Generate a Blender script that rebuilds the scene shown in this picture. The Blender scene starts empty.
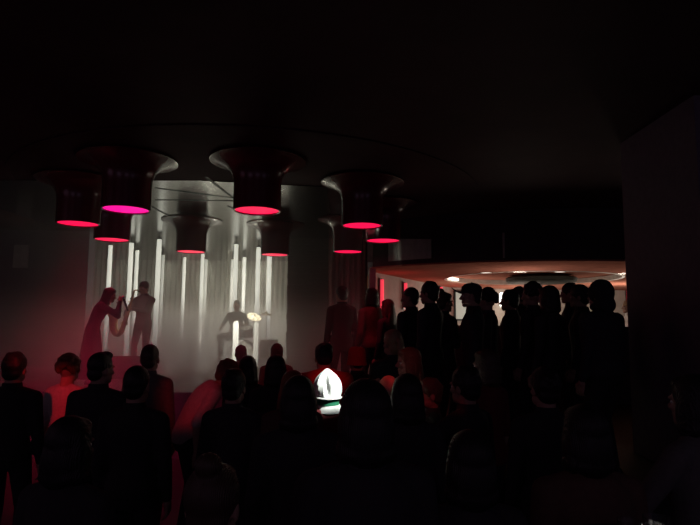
import bpy, bmesh, math, random
from mathutils import Vector, Matrix, Euler
random.seed(7)
V = Vector
PI = math.pi
SC = bpy.context.scene
C = SC.collection

# ------------------------------------------------------------------ camera
F = 560.0
CAM = V((0, 0, 1.9))
TILT = math.atan(59.5 / F)
ROLL = math.radians(0.5)
cd = bpy.data.cameras.new('camera'); cam = bpy.data.objects.new('camera', cd); C.objects.link(cam)
cd.sensor_width = 36; cd.lens = F / 700 * 36; cd.clip_start = 0.05
CROT = Matrix.Rotation(PI / 2 + TILT, 3, 'X') @ Matrix.Rotation(ROLL, 3, 'Z')
cam.matrix_world = Matrix.Translation(CAM) @ CROT.to_4x4()
SC.camera = cam

def ray(px, py):
    return CROT @ V(((px - 350) / F, (262.5 - py) / F, -1))
def W(px, py, d):                 # the point at distance d (along +Y) behind a pixel
    r = ray(px, py); return CAM + r * (d / r.y)
def WZ(px, py, z):                # the point on the level z behind a pixel
    r = ray(px, py); return CAM + r * ((z - CAM.z) / r.z)

# ------------------------------------------------------------------ levels of the place
Z_CEIL, Z_STAGE, Z_PLAT, Z_BAR, Z_LAMP = 3.85, 0.9, 0.6, 2.98, 3.22

# ------------------------------------------------------------------ materials
def mat(name, col, rough=0.6, metal=0.0, var=0.12, scale=8.0, bump=0.0, emit=None, estr=0.0, spec=0.5, coat=0.0, kind='noise'):
    m = bpy.data.materials.new(name); m.use_nodes = True
    nt = m.node_tree; n = nt.nodes; l = nt.links
    b = n['Principled BSDF']
    b.inputs['Roughness'].default_value = rough; b.inputs['Metallic'].default_value = metal
    b.inputs['Specular IOR Level'].default_value = spec; b.inputs['Coat Weight'].default_value = coat
    tc = n.new('ShaderNodeTexCoord')
    if kind == 'weave':
        t = n.new('ShaderNodeTexWave'); t.inputs['Scale'].default_value = scale; t.inputs['Distortion'].default_value = 3
    else:
        t = n.new('ShaderNodeTexNoise'); t.inputs['Scale'].default_value = scale; t.inputs['Detail'].default_value = 4
    l.new(tc.outputs['Object'], t.inputs['Vector'])
    r = n.new('ShaderNodeValToRGB')
    a = [c * (1 - var) for c in col[:3]] + [1]; z = [min(1, c * (1 + var)) for c in col[:3]] + [1]
    r.color_ramp.elements[0].position = .3; r.color_ramp.elements[1].position = .7
    r.color_ramp.elements[0].color = a; r.color_ramp.elements[1].color = z
    fac = t.outputs['Fac'] if 'Fac' in t.outputs else t.outputs[0]
    l.new(fac, r.inputs['Fac']); l.new(r.outputs['Color'], b.inputs['Base Color'])
    if bump:
        bp = n.new('ShaderNodeBump'); bp.inputs['Strength'].default_value = bump; bp.inputs['Distance'].default_value = .01
        l.new(fac, bp.inputs['Height']); l.new(bp.outputs['Normal'], b.inputs['Normal'])
    if emit:
        b.inputs['Emission Color'].default_value = (*emit, 1); b.inputs['Emission Strength'].default_value = estr
    return m

M = {}
M['floor'] = mat('dark_floor', (.009, .008, .008), .6, bump=.1, scale=3)
M['stage'] = mat('stage_boards', (.06, .055, .05), .35, kind='weave', scale=4, bump=.1)
M['black_wall'] = mat('black_wall_paint', (.15, .12, .145), .8, bump=.2, scale=20)
M['fascia'] = mat('dark_fascia_panel', (.06, .045, .05), .6, scale=4, spec=.2)
M['ceiling'] = mat('black_lacquer_ceiling', (.075, .036, .045), .7, scale=2, spec=.04)
M['mirror'] = mat('mirror_ceiling', (.21, .21, .205), .18, metal=1.0, var=.05, scale=2)
M['seam'] = mat('black_seam', (.006, .006, .006), .5)
M['curtain'] = mat('pale_curtain', (.28, .265, .24), .8, scale=30, bump=.1)
M['red_curtain'] = mat('dark_red_curtain', (.16, .06, .06), .85, scale=30, bump=.1)
M['column'] = mat('dark_stone', (.02, .016, .017), .8, scale=16, bump=.4)
M['bar_ceiling'] = mat('terracotta_plaster', (.41, .165, .12), .95, scale=5, spec=.0)
M['bar_wall'] = mat('warm_grey_plaster', (.40, .36, .32), .7, scale=5)
M['cove'] = mat('white_plaster', (.62, .58, .52), .6)
M['disc'] = mat('grey_green_paint', (.045, .05, .04), .7, spec=.2)
M['shade'] = mat('lacquered_dark_red', (.13, .014, .024), .26, scale=3, coat=.15)
M['black_plastic'] = mat('black_plastic', (.014, .014, .015), .4)
M['black_metal'] = mat('black_metal', (.02, .02, .022), .35, metal=.6)
M['chrome'] = mat('chrome', (.7, .7, .7), .15, metal=1)
M['brass'] = mat('brass', (.85, .66, .36), .26, metal=.9)
M['cymbal'] = mat('cymbal_bronze', (.92, .86, .66), .45, metal=.1, kind='weave', scale=30)
M['drum_shell'] = mat('drum_shell', (.12, .10, .09), .3, scale=3)
M['drum_skin'] = mat('drum_skin', (.75, .73, .68), .6)
M['light_panel'] = mat('pale_panel', (.42, .44, .38), .6)
M['skin'] = mat('skin', (.36, .22, .16), .6, scale=25, bump=.05)
M['skin_dark'] = mat('skin_brown', (.30, .17, .12), .55, scale=25, bump=.05)
M['eye'] = mat('eye_white', (.7, .68, .66), .2)
M['hair_black'] = mat('black_hair', (.012, .010, .010), .5, kind='weave', scale=60, bump=.4)
M['hair_brown'] = mat('brown_hair', (.06, .035, .022), .5, kind='weave', scale=60, bump=.4)
M['hair_blond'] = mat('fair_hair', (.34, .24, .13), .45, kind='weave', scale=60, bump=.5)
M['hair_auburn'] = mat('auburn_hair', (.20, .06, .03), .5, kind='weave', scale=60, bump=.4)
M['hair_grey'] = mat('grey_hair', (.16, .15, .15), .6, kind='weave', scale=60, bump=.4)
M['cl_black'] = mat('black_cloth', (.026, .024, .028), .85, scale=40, bump=.25)
M['cl_char'] = mat('charcoal_cloth', (.022, .021, .022), .85, scale=40, bump=.25)
M['cl_grey'] = mat('grey_cloth', (.12, .115, .11), .85, scale=40, bump=.25)
M['cl_pale'] = mat('pale_cloth', (.45, .42, .40), .8, scale=40, bump=.25)
M['cl_red'] = mat('red_cloth', (.42, .03, .03), .8, scale=40, bump=.25)
M['cl_wine'] = mat('wine_cloth', (.13, .012, .014), .8, scale=40, bump=.25)
M['cl_white'] = mat('white_cloth', (.82, .82, .78), .75, scale=14, bump=.35)
M['cl_green'] = mat('green_cloth', (.02, .22, .11), .7, scale=40, bump=.2)
M['cl_denim'] = mat('dark_denim', (.025, .028, .045), .85, scale=50, bump=.25)
M['cl_brown'] = mat('brown_cloth', (.10, .05, .035), .85, scale=40, bump=.25)
M['shoe'] = mat('black_leather', (.015, .013, .012), .4)
M['glass'] = mat('drinking_glass', (.9, .9, .9), .04, spec=.8); M['glass'].node_tree.nodes['Principled BSDF'].inputs['Transmission Weight'].default_value = 1
M['rubber'] = mat('rubber', (.01, .01, .01), .8)

def emis(name, col, s, body=(.8, .8, .8)):
    return mat(name, body, .5, emit=col, estr=s, var=.02)
M['tube_light'] = emis('lit_tube', (1, 1, .84), .75)
M['tube_light_dim'] = emis('lit_tube_dim', (1, 1, .84), .34)
M['lamp_red'] = emis('red_lamp_light', (1.0, .005, .075), 1.15, (.5, .05, .1))
M['lamp_magenta'] = emis('magenta_lamp_light', (1.0, .004, .30), 1.15, (.5, .05, .2))
M['neon'] = emis('red_neon', (1.0, .05, .09), .9, (.5, .1, .1))
M['downlight'] = emis('downlight', (1, .85, .72), 1.0)
M['floor_tube'] = emis('bright_floor_tube', (1, .98, .78), 3.2)
M['floor_tube_dim'] = emis('dim_floor_tube', (1, .98, .78), 1.3)
M['bright'] = emis('white_lamp', (1, .95, .85), 2.6)
M['window_glow'] = emis('lit_window', (.55, .62, .5), .34, (.3, .3, .3))
M['cove_strip'] = emis('cove_light_strip', (1, .9, .75), 2.0)

# ------------------------------------------------------------------ mesh building
class B:
    def __init__(s): s.v = []; s.f = []; s.mi = []; s.cm = 0
    def add(s, vs, fs, T=None):
        o = len(s.v)
        s.v += [tuple(T @ V(p)) if T else tuple(p) for p in vs]
        for f in fs: s.f.append([i + o for i in f]); s.mi.append(s.cm)
        return s
    def loft(s, rings, cap=True, closed=False):
        n = len(rings[0]); vs = [p for r in rings for p in r]; fs = []
        k = len(rings)
        for i in range(k if closed else k - 1):
            j2 = (i + 1) % k
            for j in range(n):
                a, b = i * n + j, i * n + (j + 1) % n
                c, d = j2 * n + (j + 1) % n, j2 * n + j
                fs.append((a, b, c, d))
        if cap and not closed:
            fs.append(tuple(range(n))[::-1]); fs.append(tuple(range((k - 1) * n, k * n)))
        return s.add(vs, fs)
    def elathe(s, prof, n=24, c=(0, 0, 0), cap=True, T=None):   # elliptical lathe about z: (rx, ry, z[, yoff])
        rings = []
        for p in prof:
            yo = p[3] if len(p) > 3 else 0
            rings.append([V((c[0] + p[0] * math.cos(2 * PI * i / n), c[1] + yo + p[1] * math.sin(2 * PI * i / n), c[2] + p[2])) for i in range(n)])
        if T: rings = [[T @ q for q in r] for r in rings]
        return s.loft(rings, cap)
    def lathe(s, prof, n=32, c=(0, 0, 0), cap=True, T=None):
        return s.elathe([(r, r, z) for r, z in prof], n, c, cap, T)
    def ell(s, c, r, n=16, m=10, T=None):
        vs = []; fs = []
        c = V(c)
        if not hasattr(r, '__len__'): r = (r, r, r)
        vs.append(c + V((0, 0, r[2])))
        for i in range(1, m):
            a = PI * i / m
            for j in range(n):
                t = 2 * PI * j / n
                vs.append(c + V((r[0] * math.sin(a) * math.cos(t), r[1] * math.sin(a) * math.sin(t), r[2] * math.cos(a))))
        vs.append(c - V((0, 0, r[2])))
        for j in range(n): fs.append((0, 1 + j, 1 + (j + 1) % n))
        for i in range(m - 2):
            for j in range(n):
                a = 1 + i * n + j; b = 1 + i * n + (j + 1) % n
                fs.append((a, a + n, b + n, b))
        o = 1 + (m - 2) * n
        for j in range(n): fs.append((o + j, len(vs) - 1, o + (j + 1) % n))
        return s.add(vs, fs, T)
    def tube(s, pts, rad, n=12, sx=1.0, cap=True):
        pts = [V(p) for p in pts]; k = len(pts)
        if not hasattr(rad, '__len__'): rad = [rad] * k
        rings = []; up = None
        for i in range(k):
            t = (pts[min(i + 1, k - 1)] - pts[max(i - 1, 0)]).normalized()
            if up is None:
                up = t.orthogonal().normalized()
            else:
                up = (up - t * up.dot(t)); up = up.normalized() if up.length > 1e-6 else t.orthogonal().normalized()
            q = t.cross(up)
            rings.append([pts[i] + (up * math.cos(2 * PI * j / n) + q * math.sin(2 * PI * j / n) * sx) * rad[i] for j in range(n)])
        return s.loft(rings, cap)
    def caps(s, a, b, ra, rb, n=12):           # tapered capsule
        s.tube([a, b], [ra, rb], n); s.ell(a, ra, n, 8); s.ell(b, rb, n, 8); return s
    def box(s, lo, hi, T=None):
        x0, y0, z0 = lo; x1, y1, z1 = hi
        vs = [(x0, y0, z0), (x1, y0, z0), (x1, y1, z0), (x0, y1, z0), (x0, y0, z1), (x1, y0, z1), (x1, y1, z1), (x0, y1, z1)]
        fs = [(3, 2, 1, 0), (4, 5, 6, 7), (0, 1, 5, 4), (1, 2, 6, 5), (2, 3, 7, 6), (3, 0, 4, 7)]
        return s.add(vs, fs, T)
    def prism(s, poly, z0, z1, T=None):        # poly counter-clockwise in xy
        n = len(poly)
        vs = [(x, y, z0) for x, y in poly] + [(x, y, z1) for x, y in poly]
        fs = [tuple(range(n))[::-1], tuple(range(n, 2 * n))] + [(i, (i + 1) % n, (i + 1) % n + n, i + n) for i in range(n)]
        return s.add(vs, fs, T)
    def ring(s, r0, r1, z0, z1, n=64, c=(0, 0, 0), T=None):     # flat washer with thickness
        prof = [(r0, z0), (r1, z0), (r1, z1), (r0, z1)]
        rings = [[V((c[0] + r * math.cos(2 * PI * i / n), c[1] + r * math.sin(2 * PI * i / n), c[2] + z)) for i in range(n)] for r, z in prof]
        if T: rings = [[T @ q for q in r] for r in rings]
        return s.loft(rings, False, True)
    def mesh(s, name='mesh'):
        m = bpy.data.meshes.new(name); m.from_pydata(s.v, [], s.f)
        m.polygons.foreach_set('material_index', s.mi); m.update(); return m
    def join(s, me, T=None):
        o = len(s.v)
        s.v += [tuple(T @ q.co) if T else tuple(q.co) for q in me.vertices]
        flip = T is not None and T.determinant() < 0
        for p in me.polygons:
            f = [i + o for i in p.vertices]
            s.f.append(f[::-1] if flip else f); s.mi.append(p.material_index + s.cm)
        return s

def remesh(b, voxel, smooth=3, fac=.5):
    me = b.mesh('tmp'); o = bpy.data.objects.new('tmp', me); C.objects.link(o)
    r = o.modifiers.new('r', 'REMESH'); r.mode = 'VOXEL'; r.voxel_size = voxel; r.use_smooth_shade = True
    if smooth:
        k = o.modifiers.new('s', 'SMOOTH'); k.iterations = smooth; k.factor = fac
    dg = bpy.context.evaluated_depsgraph_get(); dg.update()
    out = bpy.data.meshes.new_from_object(o.evaluated_get(dg))
    bpy.data.objects.remove(o); bpy.data.meshes.remove(me)
    out.materials.clear()
    return out

def link(name, me, mats, parent=None, smooth=True, bevel=0.0, angle=40):
    if isinstance(me, B): me = me.mesh(name)
    me.name = name
    if not isinstance(mats, (list, tuple)): mats = [mats]
    for m in mats: me.materials.append(m)
    bm = bmesh.new(); bm.from_mesh(me); bmesh.ops.recalc_face_normals(bm, faces=bm.faces); bm.to_mesh(me); bm.free()
    o = bpy.data.objects.new(name, me); C.objects.link(o)
    if smooth:
        me.polygons.foreach_set('use_smooth', [True] * len(me.polygons))
        try: me.set_sharp_from_angle(angle=math.radians(angle))
        except Exception: pass
    if bevel:
        md = o.modifiers.new('bevel', 'BEVEL'); md.width = bevel; md.segments = 2; md.limit_method = 'ANGLE'
    if parent: o.parent = parent
    return o
def tag(o, label, cat, group=None, kind=None):
    o['label'] = label; o['category'] = cat
    if group: o['group'] = group
    if kind: o['kind'] = kind
    return o
def thing(name, label, cat, loc=(0, 0, 0), rz=0, group=None):
    o = bpy.data.objects.new(name, None); C.objects.link(o); o.location = loc; o.rotation_euler = (0, 0, rz)
    o.empty_display_size = .1
    return tag(o, label, cat, group)
def struct(name, b, m, label=None, cat=None, **k):
    o = link(name, b, m, **k); o['kind'] = 'structure'
    if label: o['label'] = label
    if cat: o['category'] = cat
    return o
def copy_tree(o, parent=None):
    c = o.copy(); C.objects.link(c)
    if parent: c.parent = parent
    for ch in list(o.children): copy_tree(ch, c)
    return c

# ================================================================== THE ROOM
YB = 18.0          # back of the stage
struct('floor', B().box((-9.8, -3, -.2), (10.2, 18.4, 0)), M['floor'], 'dark floor of the hall', 'floor', smooth=False)
struct('ceiling', B().box((-9.8, -3, Z_CEIL), (10.2, 18.4, Z_CEIL + .2)), M['ceiling'], 'black lacquered ceiling over the hall', 'ceiling', smooth=False)
struct('wall_left', B().box((-9.8, -3, 0), (-9.6, 18.4, Z_CEIL)), M['black_wall'], 'dark wall on the left of the hall', 'wall', smooth=False)
struct('wall_back', B().box((-9.6, YB + .2, 0), (10.2, YB + .4, Z_CEIL)), M['black_wall'], 'dark wall behind the stage curtain', 'wall', smooth=False)
struct('wall_right', B().box((10.0, -3, 0), (10.2, YB + .2, Z_CEIL)), M['black_wall'], 'dark wall on the right of the hall', 'wall', smooth=False)
# black pier that closes the view to the bar on the right
pr = W(628, 322, 5.9)
struct('wall_pier', B().box((pr.x, 4.6, 0), (pr.x + 1.3, 5.9, Z_CEIL)), M['black_wall'], 'black pier closing the bar opening on the right', 'wall', smooth=False)
# side wing left of the stage
pl = W(86, 300, 12.2)
struct('wall_wing', B().box((-9.6, 12.2, 0), (pl.x, 12.5, Z_CEIL)), M['black_wall'], 'dark wing wall left of the stage', 'wall', smooth=False)
# stage and raised platform
struct('floor_stage', B().prism([(-9.58, 8.0), (-1.53, 8.0), (-1.53, 18.18), (-9.58, 18.18)], .0, Z_STAGE), M['stage'], 'raised stage floor under the band', 'stage', smooth=False)
struct('floor_platform', B().prism([(-1.51, 8.3), (-.9, 7.3), (1.0, 5.0), (2.0, 4.55), (9.98, 4.55), (9.98, 18.18), (-1.51, 18.18)], 0, Z_PLAT), M['floor'], 'raised dark floor before the bar', 'platform', smooth=False)

struct('trim_dark_strip', B().box((-9.57, 7.95, .001), (-1.535, 7.998, Z_STAGE + .003)), M['black_wall'], 'black strip added to darken the stage front', 'skirt', smooth=False)  # strip added to darken the stage front where red light fell

# mirror ceiling over the stage, with its dark seams
MX0, MX1, MY0, MY1 = -6.2, -.35, 7.75, 17.9
mz = Z_CEIL - .012
ceilm = struct('ceiling_mirror', B().prism([(MX0, MY0), (-2.1, MY0 - .12), (MX1, MY0 + .2), (MX1, MY1), (-9.4, MY1), (-9.4, 12.6), (MX0, 12.6)], mz, Z_CEIL - .001), M['mirror'], 'mirror ceiling over the stage reflecting the curtain', 'ceiling', smooth=False)
sb = B()
def strip(b, p, q, w, z0, z1):
    p, q = V((*p, 0)), V((*q, 0)); t = (q - p).normalized(); n = V((-t.y, t.x, 0)) * w / 2
    b.prism([tuple((p - n)[:2]), tuple((q - n)[:2]), tuple((q + n)[:2]), tuple((p + n)[:2])], z0, z1)
for a, c in (((155, 187), (240, 198)), ((155, 199), (236, 200)), ((206, 176), (232, 196)), ((150, 205), (178, 220)), ((228, 205), (245, 214))):
    pa, pc = WZ(*a, Z_CEIL), WZ(*c, Z_CEIL)
    strip(sb, pa[:2], pc[:2], .04, mz - .006, mz - .0005)
struct('trim_seams', sb, M['seam'], 'dark seams between the ceiling mirrors', 'trim', smooth=False)
# big shallow ring let into the ceiling around the lamps
struct('trim_ring', B().ring(3.42, 3.49, Z_CEIL - .010, Z_CEIL - .002, 96, (-1.5, 8.9, 0)), M['ceiling'], 'wide thin ring on the ceiling round the lamps', 'trim')

# ------------------------------------------------------------------ curtains
def pleated(x0, x1, y, z0, z1, pitch, amp, th=.012, jit=.25, seed=1):
    rnd = random.Random(seed); b = B(); n = int((x1 - x0) / pitch * 8)
    pts = []; ph = 0
    for i in range(n + 1):
        t = i / n; x = x0 + (x1 - x0) * t
        ph += 2 * PI / 8 * (1 + jit * (rnd.random() - .5) * 2)
        pts.append((x, y + amp * math.sin(ph) * (1 + .3 * math.sin(ph * .13))))
    zs = [z0 + (z1 - z0) * k / 4 for k in range(5)]
    fr = [[V((x + .01 * math.sin(z * 2 + x * 3), yy, z)) for x, yy in pts] for z in zs]
    bk = [[V((q.x, q.y + th, q.z)) for q in r] for r in fr]
    m = n + 1; vs = [q for r in fr for q in r] + [q for r in bk for q in r]; o = m * 5; fs = []
    for k in range(4):
        for i in range(n):
            a = k * m + i; fs.append((a, a + 1, a + m + 1, a + m)); fs.append((o + a, o + a + m, o + a + m + 1, o + a + 1))
    for k in range(4):
        for i in (0, n):
            a = k * m + i; fs.append((a, a + m, o + a + m, o + a))
    for k in (0, 4):
        for i in range(n):
            a = k * m + i; fs.append((a, a + 1, o + a + 1, o + a))
    return b.add(vs, fs)
tag(link('stage_curtain', pleated(-9.5, -2.0, YB - .1, Z_STAGE + .01, Z_CEIL - .02, .16, .05), M['curtain']), 'tall pale pleated curtain across the back of the lit stage', 'curtain')
tag(link('side_curtain', pleated(-.5, .40, 12.95, Z_PLAT + .01, Z_CEIL - .005, .13, .04, seed=3), M['red_curtain']), 'dim dark red pleated curtain right of the ridged column', 'curtain')

# ridged dark column at the right of the stage
x0 = max(W(286, 300, 13.0).x, -1.5); x1 = W(329, 300, 13.0).x
cb = B(); z = Z_PLAT; i = 0; rnd = random.Random(4)
while z < Z_CEIL - .02:
    h = min(.135, Z_CEIL - z - .002); e = .03 * rnd.random()
    cb.box((x0 + e, 13.0 + e * .5, z), (x1 - .03 * rnd.random(), 13.8, z + h - .012)); cb.box((x0 + .045, 13.05, z + h - .014), (x1 - .045, 13.75, z + h + .002))
    z += h; i += 1
struct('wall_column', cb, M['column'], 'dark ridged block column at the right end of the stage', 'column', smooth=False, bevel=.006)

# pale panel far left
a, b_ = W(15, 245, 12.19), W(28, 268, 12.19)
tag(link('wall_panel', B().box((a.x, 12.15, b_.z), (b_.x, 12.198, a.z)), M['light_panel'], smooth=False, bevel=.01), 'dim pale square panel high on the wing wall at far left', 'panel')

# ------------------------------------------------------------------ THE BAR BEHIND THE OPENING
BC = V((4.2, 14.3, 0)); BR = 5.0
def arc(r, a0, a1, n):
    return [(BC.x + r * math.sin(a0 + (a1 - a0) * i / n), BC.y - r * math.cos(a0 + (a1 - a0) * i / n)) for i in range(n + 1)]
A0 = -math.asin((BC.x - .45) / BR); A1 = math.radians(75)
outer = arc(BR, A0, A1, 48); inner = arc(BR - .16, A0, A1, 48)
def arcwall(b, o_, i_, z0, z1):
    rings = [[V((*o_[k], z0)), V((*o_[k], z1)), V((*i_[k], z1)), V((*i_[k], z0))] for k in range(len(o_))]
    return b.loft(rings)
struct('wall_fascia', arcwall(B(), outer, inner, Z_BAR + .001, Z_CEIL - .002), M['fascia'], 'dark curved fascia above the bar opening', 'wall')
struct('wall_parapet', arcwall(B(), outer, inner, Z_PLAT + .001, 1.86), M['fascia'], 'dark curved low wall under the bar opening', 'wall')
# side / back walls of the bar
def polywall(b, pts, th, z0, z1):
    for p, q in zip(pts[:-1], pts[1:]):
        strip(b, p, q, th, z0, z1)
    return b
LW = [(.45, 11.0), (.45, 11.8), (2.9, 16.7), (5.2, 17.4), (9.9, 17.4)]
struct('wall_bar', polywall(B(), LW, .12, Z_PLAT + .001, Z_BAR - .001), M['bar_wall'], 'warm grey wall at the back of the bar', 'wall', smooth=False)
# terracotta ceiling with its round recess
RC = WZ(531, 278, Z_BAR); RC = V((4.24, 13.1, 0)); RR = 1.95
n = 64
cirout = arc(BR - .001, A0, A1, 48)
bmc = bmesh.new()
poly = [V((x, y, 0)) for x, y in cirout] + [V((9.95, 17.38, 0)), V((.40, 17.38, 0))]
vo = [bmc.verts.new((p.x, p.y, Z_BAR)) for p in poly]
vi = [bmc.verts.new((RC.x + RR * math.cos(2 * PI * i / n), RC.y + RR * math.sin(2 * PI * i / n), Z_BAR)) for i in range(n)]
ed = [bmc.edges.new((vo[i], vo[(i + 1) % len(vo)])) for i in range(len(vo))] + [bmc.edges.new((vi[i], vi[(i + 1) % n])) for i in range(n)]
bmesh.ops.triangle_fill(bmc, use_beauty=True, edges=ed)
me = bpy.data.meshes.new('bar_ceiling'); bmc.to_mesh(me); bmc.free()
oc = link('ceiling_bar', me, M['bar_ceiling'], smooth=False); oc['kind'] = 'structure'; oc['label'] = 'terracotta ceiling over the bar'; oc['category'] = 'ceiling'
md = oc.modifiers.new('t', 'SOLIDIFY'); md.thickness = .06; md.offset = 0
struct('ceiling_recess', B().lathe([(RR + .05, Z_BAR + .075), (RR + .05, Z_BAR + .095), (.001, Z_BAR + .095), (.001, Z_BAR + .075)], 64, (RC.x, RC.y, 0)), M['bar_ceiling'], 'round terracotta field inside the recess of the bar ceiling', 'ceiling')
struct('trim_cove', B().ring(RR - .01, RR + .05, Z_BAR - .04, Z_BAR + .074, 64, (RC.x, RC.y, 0)), M['cove'], 'upright rim of the round bar ceiling recess', 'trim')
tag(link('cove_light', B().tube([(RC.x + (RR - .06) * math.cos(a_), RC.y + (RR - .06) * math.sin(a_), Z_BAR + .02) for a_ in [math.radians(142 + 52 * i / 30) for i in range(31)]], .04, 10), M['cove_strip']), 'bright curved white light at the left end of the round bar ceiling recess', 'light')
# hanging disc on its pole
dc = WZ(541, 280, Z_BAR - .04)
t = thing('canopy_disc', 'dark grey green round disc on a slim pole under the bar ceiling', 'canopy', (dc.x, dc.y, Z_PLAT))
link('disc', B().lathe([(.02, Z_BAR - .10 - Z_PLAT), (.72, Z_BAR - .11 - Z_PLAT), (.80, Z_BAR - .08 - Z_PLAT), (.82, Z_BAR - .01 - Z_PLAT), (.78, Z_BAR + .02 - Z_PLAT), (.02, Z_BAR + .03 - Z_PLAT)], 64), M['disc'], t)
link('pole', B().lathe([(.16, 0), (.16, .03), (.03, .06), (.03, Z_BAR - .03 - Z_PLAT)], 20), M['chrome'], t)
# recessed downlights
DL = [((520, 271.3), 'white downlight in the bar ceiling left of the dark disc'), ((560, 271.3), 'white downlight in the bar ceiling right of the dark disc'), ((625, 273), 'white downlight in the bar ceiling next to the black pier'), ((486, 272.2), 'white downlight in the bar ceiling over the capped man')]
for k, (p, lab) in enumerate(DL):
    q = WZ(*p, Z_BAR - .03)
    if k == 0:
        t0 = t = thing('downlight', lab, 'light', (q.x, q.y, Z_BAR - .03), 0, 'bar ceiling downlights')
        link('trim_rim', B().ring(.1, .13, -.014, 0, 24), M['chrome'], t); link('light_disc', B().lathe([(.001, -.008), (.1, -.008), (.1, -.001), (.001, -.001)], 24), M['downlight'], t)
    else:
        t = copy_tree(t0); t.location = (q.x, q.y, Z_BAR - .03); t['label'] = lab
# neon strips on the bar wall
def on_wall(px):
    r = ray(px, 300); 
    for p, q in zip(LW[:-1], LW[1:]):
        p, q = V(p), V(q); e = q - p; den = r.x * e.y - r.y * e.x
        if abs(den) < 1e-9: continue
        s_ = (p.x * e.y - p.y * e.x) / den; u = (p.x * r.y - p.y * r.x) / den
        if s_ > 0 and 0 <= u <= 1:
            nrm = V((e.y, -e.x)).normalized()
            return V((r.x * s_, r.y * s_)) + nrm * .13, nrm
    return V((r.x / r.y * 17.2, 17.2)), V((0, -1))
NE = [(376.5, 279.5, 311, 'tall red neon strip at the left end of the bar wall'), (400.5, 283, 308, 'red neon strip beside the dark man near the left of the bar'),
      (437, 287, 301, 'short faint red neon strip between two heads in the bar'), (626.3, 287.5, 301, 'red neon strip on the bar wall against the black pier')]
for k, (px, ya, yb, lab) in enumerate(NE):
    q, nn = on_wall(px); za = min(W(px, ya, q.y).z, Z_BAR - .04); zb = W(px, yb, q.y).z
    t = thing('neon_strip', lab, 'neon light', (q.x, q.y, zb), math.atan2(nn.y, nn.x) + PI / 2, 'red neon strips in the bar')
    L = za - zb
    link('backing', B().box((-.07, .025, -.03), (.07, .045, L + .03)), M['black_plastic'], t, smooth=False)
    link('neon_tube', B().tube([(0, 0, 0), (0, 0, L)], .04, 12), M['neon'], t)
# pale greenish lit window and bright lamp on the back wall
q, nn = on_wall(464)
za, zb = W(464, 292.5, q.y).z, W(464, 319, q.y).z; hw = (476 - 453) / 2 / F * q.y
wi = struct('window_1', B().box((-hw - .05, 0, zb - .05), (hw + .05, .05, za + .05)), M['black_metal'], 'pale lit window at the back of the bar', 'window', smooth=False)
wi.location = (q.x, q.y, 0); wi.rotation_euler = (0, 0, math.atan2(nn.y, nn.x) + PI / 2)
link('pane', B().box((-hw, -.02, zb), (hw, .004, za)), M['window_glow'], wi, smooth=False)
q, nn = on_wall(500)
za, zb = W(500, 292.5, q.y).z, W(500, 307, q.y).z
t = thing('wall_lamp', 'bright white wall lamp at the back of the bar between two heads', 'lamp', (q.x, q.y - .02, zb), 0)
link('back_plate', B().box((-.09, .03, .05), (.09, .06, za - zb - .05)), M['chrome'], t, smooth=False)
link('lamp_shade', B().elathe([(.05, .02, 0), (.085, .04, .03), (.09, .045, (za - zb) * .5), (.085, .04, za - zb - .03), (.05, .02, za - zb)], 20), M['bright'], t)

# pale panel imitating reflected stage light, and slim post above the bar rim
p0, p1 = W(403, 250, 10.35), W(432, 250, 10.0)
def fascia_hit(px):
    r = ray(px, 300); a_ = r.x ** 2 + r.y ** 2; bq = -2 * (r.x * BC.x + r.y * BC.y); c_ = BC.x ** 2 + BC.y ** 2 - (BR + .02) ** 2
    s_ = (-bq - math.sqrt(bq * bq - 4 * a_ * c_)) / (2 * a_); return V((r.x * s_, r.y * s_))
b = B(); pts = [fascia_hit(389 + 43 * i / 24) for i in range(25)]
rings = []
for i, q in enumerate(pts):
    w = .012 * math.sin(i * 1.9); nn = (q - V((BC.x, BC.y))).normalized()
    zt = W(410, 239, q.y).z; zb = Z_BAR + .08
    q0 = q + nn * (.015 + w * .5 + .008); q1 = q + nn * .004
    rings.append([V((*q0, zb)), V((*q0, zt)), V((*q1, zt)), V((*q1, zb))])
tag(link('reflection_panel', b.loft(rings), M['light_panel']), 'pale panel imitating stage light reflected above the left end of the bar opening', 'reflection panel')
q = fascia_hit(505); nn = (q - V((BC.x, BC.y))).normalized()
tag(link('slim_post', B().tube([(*(q + nn * .02), Z_BAR + .03), (*(q + nn * .02), W(505, 233, q.y).z)], .02, 10), M['light_panel']), 'slim pale upright bar on the dark fascia above the capped man', 'post')

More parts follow.
